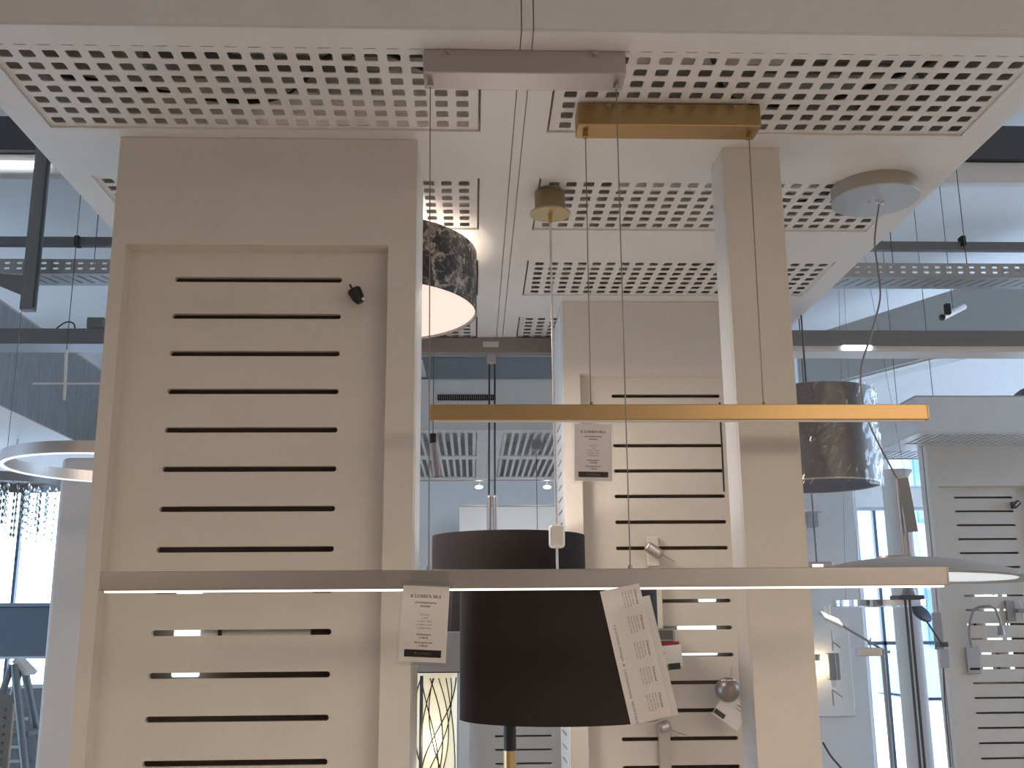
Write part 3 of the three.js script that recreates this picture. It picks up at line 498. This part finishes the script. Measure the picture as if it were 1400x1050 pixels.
// ---------------------------------------------------------------- rear bay in the middle
{ const z = 5.0, c = P(592, 600, z), t = thing('blade_pendant', 'slim brown translucent blade pendant with a dark cap in the rear bay', 'pendant lamp', c); const L = (x, y) => P(x, y, z).sub(c);
  mesh('cap', rbox(0.032, 0.05, 0.032, 0.005), M(C(0.04, 0.025, 0.025), 0.5), t);
  const g = tube([L(592.5, 606), L(598, 652)], 0.019, 1, 16); mesh('blade', g, M(C(0.45, 0.33, 0.3), 0.35), t);
  mesh('cable', cyl(0.002, 0.002, RH - c.y, 6), wireDark, t, 0, (RH - c.y) / 2, 0); }
{ const c = PY(733, 603, CY - 0.001), t = thing('square_canopy_pendant', 'grey square canopy with a thin cable under the rear ceiling', 'pendant lamp', c);
  mesh('canopy_box', rbox(0.055, 0.05, 0.055, 0.004), greyMetal, t, 0, -0.026, 0); mesh('cable', cyl(0.002, 0.002, 0.62, 6), wireDark, t, 0, -0.36, 0); mesh('glass_cone', new THREE.ConeGeometry(0.05, 0.1, 28, 1, true), greyMetal, t, 0, -0.7, 0); }
{ const z = 8.0, y = yAt(670, 655.5, z), t = thing('picture_rail', 'thin dark rail crossing the rear bay', 'rail', [0.4, y, -z]); mesh('rail_profile', rbox(3.4, 0.018, 0.03, 0.003), wireDark, t);
  for (const s of [-1.6, 1.6]) mesh('rail_drop', cyl(0.006, 0.006, RH - y, 8), wireDark, t, s, (RH - y) / 2, 0); }
for (const px of [655, 748]) { const c = P(px, 666, 8.15), t = thing('downlight', px === 655 ? 'tiny lit downlight behind the twin tube pendant' : 'tiny lit downlight behind the white cable grip', 'spot lamp', c, 'lit downlights at the rear wall');
  mesh('lens', new THREE.SphereGeometry(0.025, 16, 12).scale(1.3, 0.6, 1), glow(1, 0.93, 0.86, 2), t); mesh('stem', cyl(0.003, 0.003, RH - c.y, 6), greyMetal, t, 0, (RH - c.y) / 2, 0);
  const p = new THREE.PointLight(C(1, 0.93, 0.86), 0.12); p.position.copy(c); scene.add(p); }
{ const z = 8.7, a = P(628, 693, z), t = thing('display_board', 'large pale display board standing against the rear wall', 'display board', [a.x + 0.9, 0, -z]);
  mesh('board', rbox(1.8, a.y, 0.03, 0.004), whitePaint, t, 0, a.y / 2, 0); mesh('edge_strip', box(1.8, 0.014, 0.036), greyMetal, t, 0, a.y + 0.008, 0); }
{ // lit column lamp with vine strands
  const z = 4.3, a = P(567, 919, z), b = P(625, 919, z), r = (b.x - a.x) / 2, x = (a.x + b.x) / 2;
  const t = thing('vine_column_lamp', 'cream glowing column lamp wrapped with dark vine strands', 'floor lamp', [x, 0, -z]);
  const top = a.y; mesh('base', cyl(r + 0.02, r + 0.02, 0.03, 32), darkSteel, t, 0, 0.015, 0);
  mesh('shade', cyl(r, r, top - 0.03, 40), glow(1, 0.92, 0.68, 0.55), t, 0, (top + 0.03) / 2, 0);
  for (let k = 0; k < 9; k++) { const pts = [], ph = k * 0.7, w = 0.5 + 0.25 * (k % 3); for (let i = 0; i <= 24; i++) { const y = 0.3 + (top - 0.32) * i / 24, an = 1.57 + Math.sin(y * (5 + (k % 4)) + ph) * w + (k - 4) * 0.16; pts.push(V(Math.cos(an) * (r + 0.002), y, Math.sin(an) * (r + 0.002))); } mesh('vine', tube(pts, 0.0024, 60, 6), M(C(0.03, 0.022, 0.018), 0.8), t); }
  mesh('post', cyl(0.007, 0.007, top - 0.01, 10), darkSteel, t, -r * 0.62, (top - 0.01) / 2, r + 0.012);
  const l = new THREE.PointLight(C(1, 0.9, 0.7), 0.04); l.position.set(x, top - 0.25, -z + r + 0.05); scene.add(l);
  const s = thing('grey_box_shade', 'wide grey box shade above the glowing column lamp', 'lamp shade', [x + 0.03, top + 0.004, -z]);
  mesh('box_body', rbox(0.34, P(600, 866, z).y - top, 0.3, 0.004), M(C(0.3, 0.3, 0.31), 0.6), s, 0.03, (P(600, 866, z).y - top) / 2, 0); mesh('lower_rim', box(0.342, 0.004, 0.302), black, s, 0.03, 0.0, 0); }

// ---------------------------------------------------------------- left background
{ const z = 3.85, c = P(89, 524, z), t = thing('rod_pendant', 'thin white crossed rod pendant in front of the streaked grey ceiling side', 'pendant lamp', c), L = (x, y) => P(x, y, z).sub(c);
  mesh('vertical_rod', tube([L(91, 478), L(88, 547)], 0.006, 1, 8), whiteLacquer, t); mesh('cross_rod', tube([L(45, 524.5), L(150, 524)], 0.004, 1, 8), whiteLacquer, t); mesh('cable', cyl(0.0015, 0.0015, RH - P(91, 478, z).y, 6), wireDark, t, L(91, 478).x, (RH + P(91, 478, z).y) / 2 - c.y, 0); }
{ const z = 4.18, c = P(90, 449, z), t = thing('cable_loop', 'loop of black cable rising from the long steel beam', 'cable', c), L = (x, y) => P(x, y, z).sub(c);
  mesh('cable', tube([[74, 452], [80, 447], [88, 441.5], [95, 440], [101, 443], [103, 452]].map(p => L(...p)), 0.003, 40, 8), black, t);
  mesh('bracket', rbox(0.07, 0.045, 0.05, 0.004), steelGrey, t, L(133, 443).x, L(133, 443).y, 0); }
{ const z = 3.3, c = P(156, 627, z), r = 0.322, y = P(100, 611, z - r).y, t = thing('ring_pendant', 'brushed silver ring pendant lit along its lower edge', 'pendant lamp', [c.x, y, -z]);
  const ring = (ro, ri, h) => { const s = new THREE.Shape(); s.absarc(0, 0, ro, 0, Math.PI * 2); const p = new THREE.Path(); p.absarc(0, 0, ri, 0, Math.PI * 2, true); s.holes.push(p); return new THREE.ExtrudeGeometry(s, { depth: h, bevelEnabled: false, curveSegments: 64 }).rotateX(-Math.PI / 2); };
  mesh('ring_body', ring(r, r - 0.012, 0.034), nickel, t, 0, -0.015, 0);
  mesh('light_strip', ring(r - 0.001, r - 0.011, 0.004), glow(0.95, 0.98, 1, 0.8), t, 0, -0.019, 0);
  for (const a of [0.9, 3.0, 5.1]) mesh('cable', tube([V(Math.cos(a) * r * 0.98, 0.02, Math.sin(a) * r * 0.98), V(Math.cos(a) * r * 0.98, RH - y, Math.sin(a) * r * 0.98)], 0.001, 1, 6), wire, t);
}
{ const z = 4.0, a = P(84, 625, z), t = thing('white_pillar', 'white square pillar standing left of the wide slotted wall', 'pillar', [a.x + 0.2, 0, -z - 0.2]);
  mesh('shaft', rbox(0.4, a.y, 0.4, 0.02), roomWhite, t, 0, a.y / 2, 0); mesh('plinth', rbox(0.43, 0.1, 0.43, 0.004), roomGrey, t, 0, 0.05, 0); }
{ const z = 5.6, c = P(18, 660, z), r = 0.26, t = thing('crystal_chandelier', 'crystal chandelier with a grey band in front of the bright window', 'chandelier', c);
  const band = mesh('band', cyl(r, r, 0.045, 48, true), greyMetal, t); band.material.side; mesh('top_plate', cyl(r, r, 0.004, 48), nickel, t, 0, 0.024, 0);
  mesh('stem', cyl(0.006, 0.006, CY - c.y, 8), chrome, t, 0, (CY - c.y) / 2, 0);
  const crystal = M(C(0.95, 0.97, 1), 0.02, 0, { transmission: 1, thickness: 0.01, ior: 1.52 });
  for (let k = 0; k < 44; k++) { const a = k * 2.39996, q = r * (0.35 + 0.62 * ((k * 7) % 10) / 10), n = 4 + (k % 5), gs = []; for (let i = 0; i < n; i++) gs.push(new THREE.OctahedronGeometry(0.011, 0).scale(0.8, 1.6, 0.8).translate(0, -0.04 - i * 0.036, 0)); gs.push(tube([V(0, -0.02, 0), V(0, -0.05 - n * 0.036, 0)], 0.0008, 1, 4));
    mesh('crystal_strand', join(gs.map(g => { g = g.index ? g.toNonIndexed() : g; return g; })), k % 4 ? crystal : greyMetal, t, Math.cos(a) * q, 0, Math.sin(a) * q); } }
{ const t = thing('window_counter', 'long blue grey window counter below the bright left window', 'counter', [-4.4, 0, -8.9]), y0 = P(40, 897, 8.9).y, y1 = P(40, 830, 8.9).y;
  mesh('counter_front', rbox(3.4, y1 - y0, 0.3, 0.01), M(C(0.1, 0.125, 0.17), 0.5), t, 0, (y0 + y1) / 2, 0); mesh('counter_top', rbox(3.44, 0.03, 0.34, 0.006), M(C(0.2, 0.24, 0.3), 0.4), t, 0, y1 + 0.015, 0);
  for (const sx of [-1.6, 1.6]) mesh('leg', box(0.06, y0, 0.06), steelGrey, t, sx, y0 / 2, 0); }
{ // step ladder
  const z = 4.6, top = P(26, 908, z), t = thing('step_ladder', 'grey folding step ladder below the left window', 'ladder', [top.x, 0, -z]), y = top.y, lm = M(C(0.22, 0.25, 0.27), 0.45, 0.4);
  for (const s of [-1, 1]) { mesh('rail', tube([V(0.0, y, s * 0.045), V(0.34, 0, s * 0.2)], 0.017, 1, 8), lm, t); mesh('rail', tube([V(-0.01, y, s * 0.045), V(-0.3, 0, s * 0.2)], 0.015, 1, 8), lm, t); }
  for (let i = 1; i < 5; i++) mesh('tread', rbox(0.09, 0.022, 0.08 + 0.06 * (5 - i), 0.004), lm, t, 0.34 * (1 - i / 5) - 0.02, y * i / 5, 0);
  const cap = mesh('top_cap', rbox(0.085, 0.022, 0.1, 0.006), whitePlastic, t, 0.025, y - 0.01, 0); cap.rotation.z = -0.75; }
{ const z = 5.2, t = thing('storage_rack', 'grey rack with light edged shelves beside the step ladder', 'rack', [P(52, 940, z).x, 0, -z]), y = P(52, 938, z).y;
  mesh('rack_body', rbox(0.26, y, 0.4, 0.006), M(C(0.24, 0.27, 0.29), 0.6), t, 0, y / 2, 0);
  for (let i = 0; i < 5; i++) mesh('shelf_edge', rbox(0.14, 0.014, 0.02, 0.003), M(C(0.55, 0.6, 0.64), 0.5), t, -0.02 + 0.02 * (i % 2), y - 0.13 - i * 0.06, 0.205); }
{ const z = 4.0, a = P(4, 962, z), t = thing('perforated_upright', 'dark upright post with a row of pale round holes', 'post', [a.x, 0, -z]);
  const holes = []; for (let y = 0.4; y < a.y; y += 0.0285) { const p = new THREE.Path(); p.absarc(0.012, y, 0.005, 0, 6.2832, true); holes.push(p); }
  mesh('upright', plate(-0.04, 0, 0.035, a.y + 0.03, holes, 0.003, 6), steelGrey, t); mesh('backing', box(0.07, a.y, 0.004), M(C(0.7, 0.72, 0.75), 0.6), t, 0, a.y / 2, -0.02); mesh('side_flange', box(0.003, a.y, 0.03), steelGrey, t, -0.042, a.y / 2, -0.012); }

// ---------------------------------------------------------------- right background
{ const z = 6.9, a = P(1085, 690, z), b = P(1166, 690, z), t = thing('partition_wall', 'pale blue white partition with a wall sconce behind the square column', 'partition', [(a.x + b.x) / 2, 0, -z]);
  const h = 2.42; mesh('front_board', rbox(b.x - a.x, h, 0.04, 0.004), roomWhite, t, 0, h / 2, 0); mesh('return_board', rbox(0.04, h, 0.3, 0.004), roomWhite, t, (b.x - a.x) / 2 - 0.02, h / 2, -0.17);
  mesh('mount_panel', rbox(0.3, 0.62, 0.012, 0.003), sheetWhite, t, P(1130, 910, z).x - (a.x + b.x) / 2, P(1130, 910, z).y, 0.028); }
{ const z = 6.8, c = P(1139, 911, z), t = thing('tube_sconce', 'grey tube wall sconce with thin bracket rods on the pale partition', 'wall lamp', c); const L = (x, y) => P(x, y, z).sub(c);
  mesh('shade', rbox(0.075, 0.165, 0.06, 0.008), M(C(0.3, 0.3, 0.29), 0.5), t, 0, 0, 0); mesh('rib', box(0.008, 0.16, 0.004), M(C(0.5, 0.5, 0.5), 0.4), t, 0.008, 0, 0.032);
  mesh('rod', tube([L(1137, 862), L(1139, 890)], 0.005, 1, 6), greyMetal, t); mesh('arm', tube([L(1138, 877), L(1149, 885)], 0.005, 1, 6), greyMetal, t);
  mesh('rod', tube([L(1138, 944), L(1140, 965)], 0.005, 1, 6), greyMetal, t); mesh('arm', tube([L(1138, 943), L(1152, 953)], 0.005, 1, 6), greyMetal, t);
  mesh('tag', rbox(0.035, 0.05, 0.003, 0.001), whitePlastic, t, L(1139, 934).x, L(1139, 934).y, 0.02); }
{ const z = 6.8, c = P(1118, 909, z), t = thing('warm_sconce', 'small warm lit sconce at the edge of the pale partition', 'wall lamp', c); mesh('bulb', new THREE.SphereGeometry(0.03, 16, 12), glow(1, 0.86, 0.6, 2.2), t); mesh('holder', cyl(0.02, 0.015, 0.04, 16), greyMetal, t, 0, 0.045, 0);
  const p = new THREE.PointLight(C(1, 0.8, 0.5), 0.1); p.position.copy(c).add(V(0, 0, 0)); scene.add(p); }
{ const z = 6.3, a = P(1225, 870, z), b = P(1260, 870, z), t = thing('round_pillar', 'white round pillar between the glass doors', 'pillar', [(a.x + b.x) / 2, 0, -z]), h = P(1225, 655, z).y;
  mesh('shaft', cyl((b.x - a.x) / 2, (b.x - a.x) / 2, h, 40), roomWhite, t, 0, h / 2, 0); mesh('capital', cyl((b.x - a.x) * 0.7, (b.x - a.x) / 2, 0.05, 40), roomWhite, t, 0, h + 0.025, 0); }
{ const z = 4.75, c = P(1200, 825, z), t = thing('oval_ring_pendant', 'flat chrome ring pendant hanging below the disc lamp', 'pendant lamp', c); const r = 0.22;
  const s = new THREE.Shape(); s.absellipse(0, 0, r, r, 0, 6.2832); const p = new THREE.Path(); p.absellipse(0, 0, r - 0.012, r - 0.012, 0, 6.2832, true); s.holes.push(p);
  mesh('ring_body', new THREE.ExtrudeGeometry(s, { depth: 0.026, bevelEnabled: false, curveSegments: 48 }).rotateX(-Math.PI / 2), chrome, t, 0, -0.013, 0);
  for (const k of [0.5, 2.6, 4.7]) mesh('cable', tube([V(Math.cos(k) * r * 0.97, 0.012, Math.sin(k) * r * 0.97), V(0, RH - c.y, 0)], 0.001, 1, 5), wire, t); }
{ const z = 4.0, c = P(1240, 817, z), t = thing('floor_lamp', 'dark twin rod floor lamp with a flat head in front of the glass doors', 'floor lamp', [P(1243, 850, z).x, 0, -z]); const o = t.position, y = c.y;
  for (const s of [-0.008, 0.009]) mesh('rod', cyl(0.005, 0.005, y, 10), darkSteel, t, s, y / 2, 0);
  mesh('head', rbox(0.1, 0.016, 0.09, 0.005), darkSteel, t, 0, y, 0); mesh('head_cap', cyl(0.02, 0.03, 0.03, 20), greyMetal, t, 0.01, y + 0.022, 0); mesh('base', cyl(0.12, 0.13, 0.02, 32), darkSteel, t, 0, 0.01, 0); }
{ const z = 4.6, e = P(1206, 888, z), t = thing('floor_lamp', 'slim floor lamp with white flat head on a long slanted arm', 'floor lamp', [e.x, 0, -z]); const L = (x, y) => { const p = P(x, y, z).sub(t.position); return p; };
  mesh('pole', cyl(0.01, 0.004, e.y, 14), greyMetal, t, 0, e.y / 2, 0); mesh('base', cyl(0.13, 0.13, 0.018, 32), greyMetal, t, 0, 0.009, 0);
  mesh('arm', tube([L(1146, 852), L(1208, 889)], 0.0055, 1, 8), greyMetal, t);
  const h = mesh('head', rbox(0.1, 0.012, 0.06, 0.004), whiteLacquer, t, L(1134, 847).x, L(1134, 847).y, 0.02); h.rotation.set(0.5, 0, -0.45); mesh('lit_face', rbox(0.09, 0.003, 0.05, 0.001), glow(0.95, 0.98, 1, 1.1), h, 0, 0.0075, 0); mesh('head_stem', tube([L(1131, 828), L(1132, 846)], 0.013, 1, 10), whiteLacquer, t);
  const cw = mesh('counterweight', rbox(0.1, 0.035, 0.05, 0.004), nickel, t, L(1185, 891).x, L(1185, 891).y, 0.02); mesh('counterweight_wire', tube([L(1190, 872), L(1190, 888)], 0.003, 1, 6), greyMetal, t); mesh('joint', rbox(0.04, 0.012, 0.02, 0.003), greyMetal, t, 0.012, e.y - 0.01, 0); }
{ const z = 5.79, c = P(1288, 881, z), t = thing('clip_lamp', 'dark round headed arm lamp clipped to the edge of the far slotted wall', 'wall lamp', c); const L = (x, y) => P(x, y, z).sub(c);
  mesh('clamp', rbox(0.05, 0.026, 0.05, 0.004), darkSteel, t); mesh('arm', tube([V(0, 0, 0), L(1266, 848)], 0.0055, 1, 8), darkSteel, t); mesh('back_strip', rbox(0.05, 0.2, 0.012, 0.003), M(C(0.4, 0.4, 0.4), 0.5), t, 0.01, 0.07, -0.06);
  const h = mesh('head', new THREE.SphereGeometry(0.064, 28, 18).scale(1, 0.3, 1), darkSteel, t, L(1253, 838).x, L(1253, 838).y, 0); h.rotation.set(0.8, 0, -0.4); h.position.z += 0.06;
  mesh('hanging_tag', rbox(0.05, 0.1, 0.003, 0.001), M(C(0.45, 0.45, 0.45), 0.5), t, L(1289, 900).x, L(1289, 900).y, 0.02); mesh('cable', tube([V(0, -0.02, 0), L(1292, 960), L(1300, 1049)], 0.004, 20, 6), darkSteel, t); }
{ const z = 5.86, c = P(1334, 903, z), t = thing('gooseneck_lamp', 'gooseneck wall lamp with a small grey plate on the far slotted wall', 'wall lamp', c); const L = (x, y, d = 0) => P(x, y, z - d).sub(c);
  mesh('wall_plate', rbox(0.075, 0.14, 0.02, 0.004), M(C(0.5, 0.5, 0.5), 0.5), t, 0, 0, -0.03); mesh('name_strip', rbox(0.055, 0.012, 0.003, 0.001), black, t, 0, -0.045, -0.018);
  mesh('gooseneck', tube([L(1328, 885), L(1325, 865), L(1327, 847), L(1333, 833), L(1345, 829, 0.05), L(1358, 830, 0.05), L(1366, 845, 0.05), L(1369, 860, 0.05)], 0.007, 50, 8), greyMetal, t);
  mesh('lamp_head', cyl(0.014, 0.02, 0.05, 20), greyMetal, t, L(1369, 862, 0.05).x, L(1369, 862, 0.05).y, 0.05); }
{ const z = 5.86, c = P(1390, 835, z), t = thing('wall_spot_lamp', 'flat grey wall spot with a bent white arm on the far slotted wall', 'wall lamp', c); const L = (x, y) => P(x, y, z).sub(c);
  mesh('wall_plate', rbox(0.05, 0.11, 0.02, 0.004), greyMetal, t, -0.02, 0, -0.03); mesh('arm', tube([L(1392, 822), L(1397, 832), L(1399, 846)], 0.006, 16, 8), whitePlastic, t); mesh('lamp_head', rbox(0.06, 0.02, 0.03, 0.004), greyMetal, t, 0.03, 0.0, 0); }
wallSpot('small dark spot at the right end of the uppermost far slots', P(1388, 690, 5.86), { plateH: 0.04, plateW: 0.02, head: 0.05, tilt: 0.7, m: darkSteel, platem: darkSteel });
{ const z = 6.85, c = P(1107, 706, z), t = thing('corner_lamp', 'small grey box wall lamp with a flat top by the square column', 'wall lamp', c); mesh('body', rbox(0.06, 0.1, 0.06, 0.006), M(C(0.4, 0.4, 0.42), 0.5), t, 0.02, -0.02, 0); mesh('top_plate', rbox(0.11, 0.014, 0.08, 0.004), whiteLacquer, t, 0.03, 0.035, 0); mesh('cord', tube([V(0.02, -0.07, 0), V(0.03, -0.2, 0)], 0.003, 1, 6), greyMetal, t); }
{ const z = 4.75, c = P(1117, 774, z), t = thing('flat_lamp_head', 'small flat lamp with a bright slot between column and disc pendant', 'lamp', c); mesh('body', rbox(0.12, 0.034, 0.08, 0.006), nickelDark, t, 0, 0, 0); mesh('lit_slot', rbox(0.05, 0.012, 0.004, 0.002), glow(1, 1, 1, 1.4), t, -0.01, 0, 0.042); mesh('stem', cyl(0.004, 0.004, RH - c.y, 8), wire, t, 0.0, (RH - c.y) / 2, 0); }
{ const z = 5.0, t = thing('extension_cord', 'thin dark cord curving down in front of the pale partition', 'cord', P(1125, 1015, z)); const o = t.position; mesh('cord', tube([[1125, 1015], [1135, 1032], [1150, 1050], [1170, 1075]].map(([a, b]) => P(a, b, z).sub(o)), 0.005, 20, 6), darkSteel, t); }

scene.traverse(o => { if (o.isLight && o.castShadow !== undefined && !o.isRectAreaLight) o.castShadow = true; });
renderer.render(scene, camera);
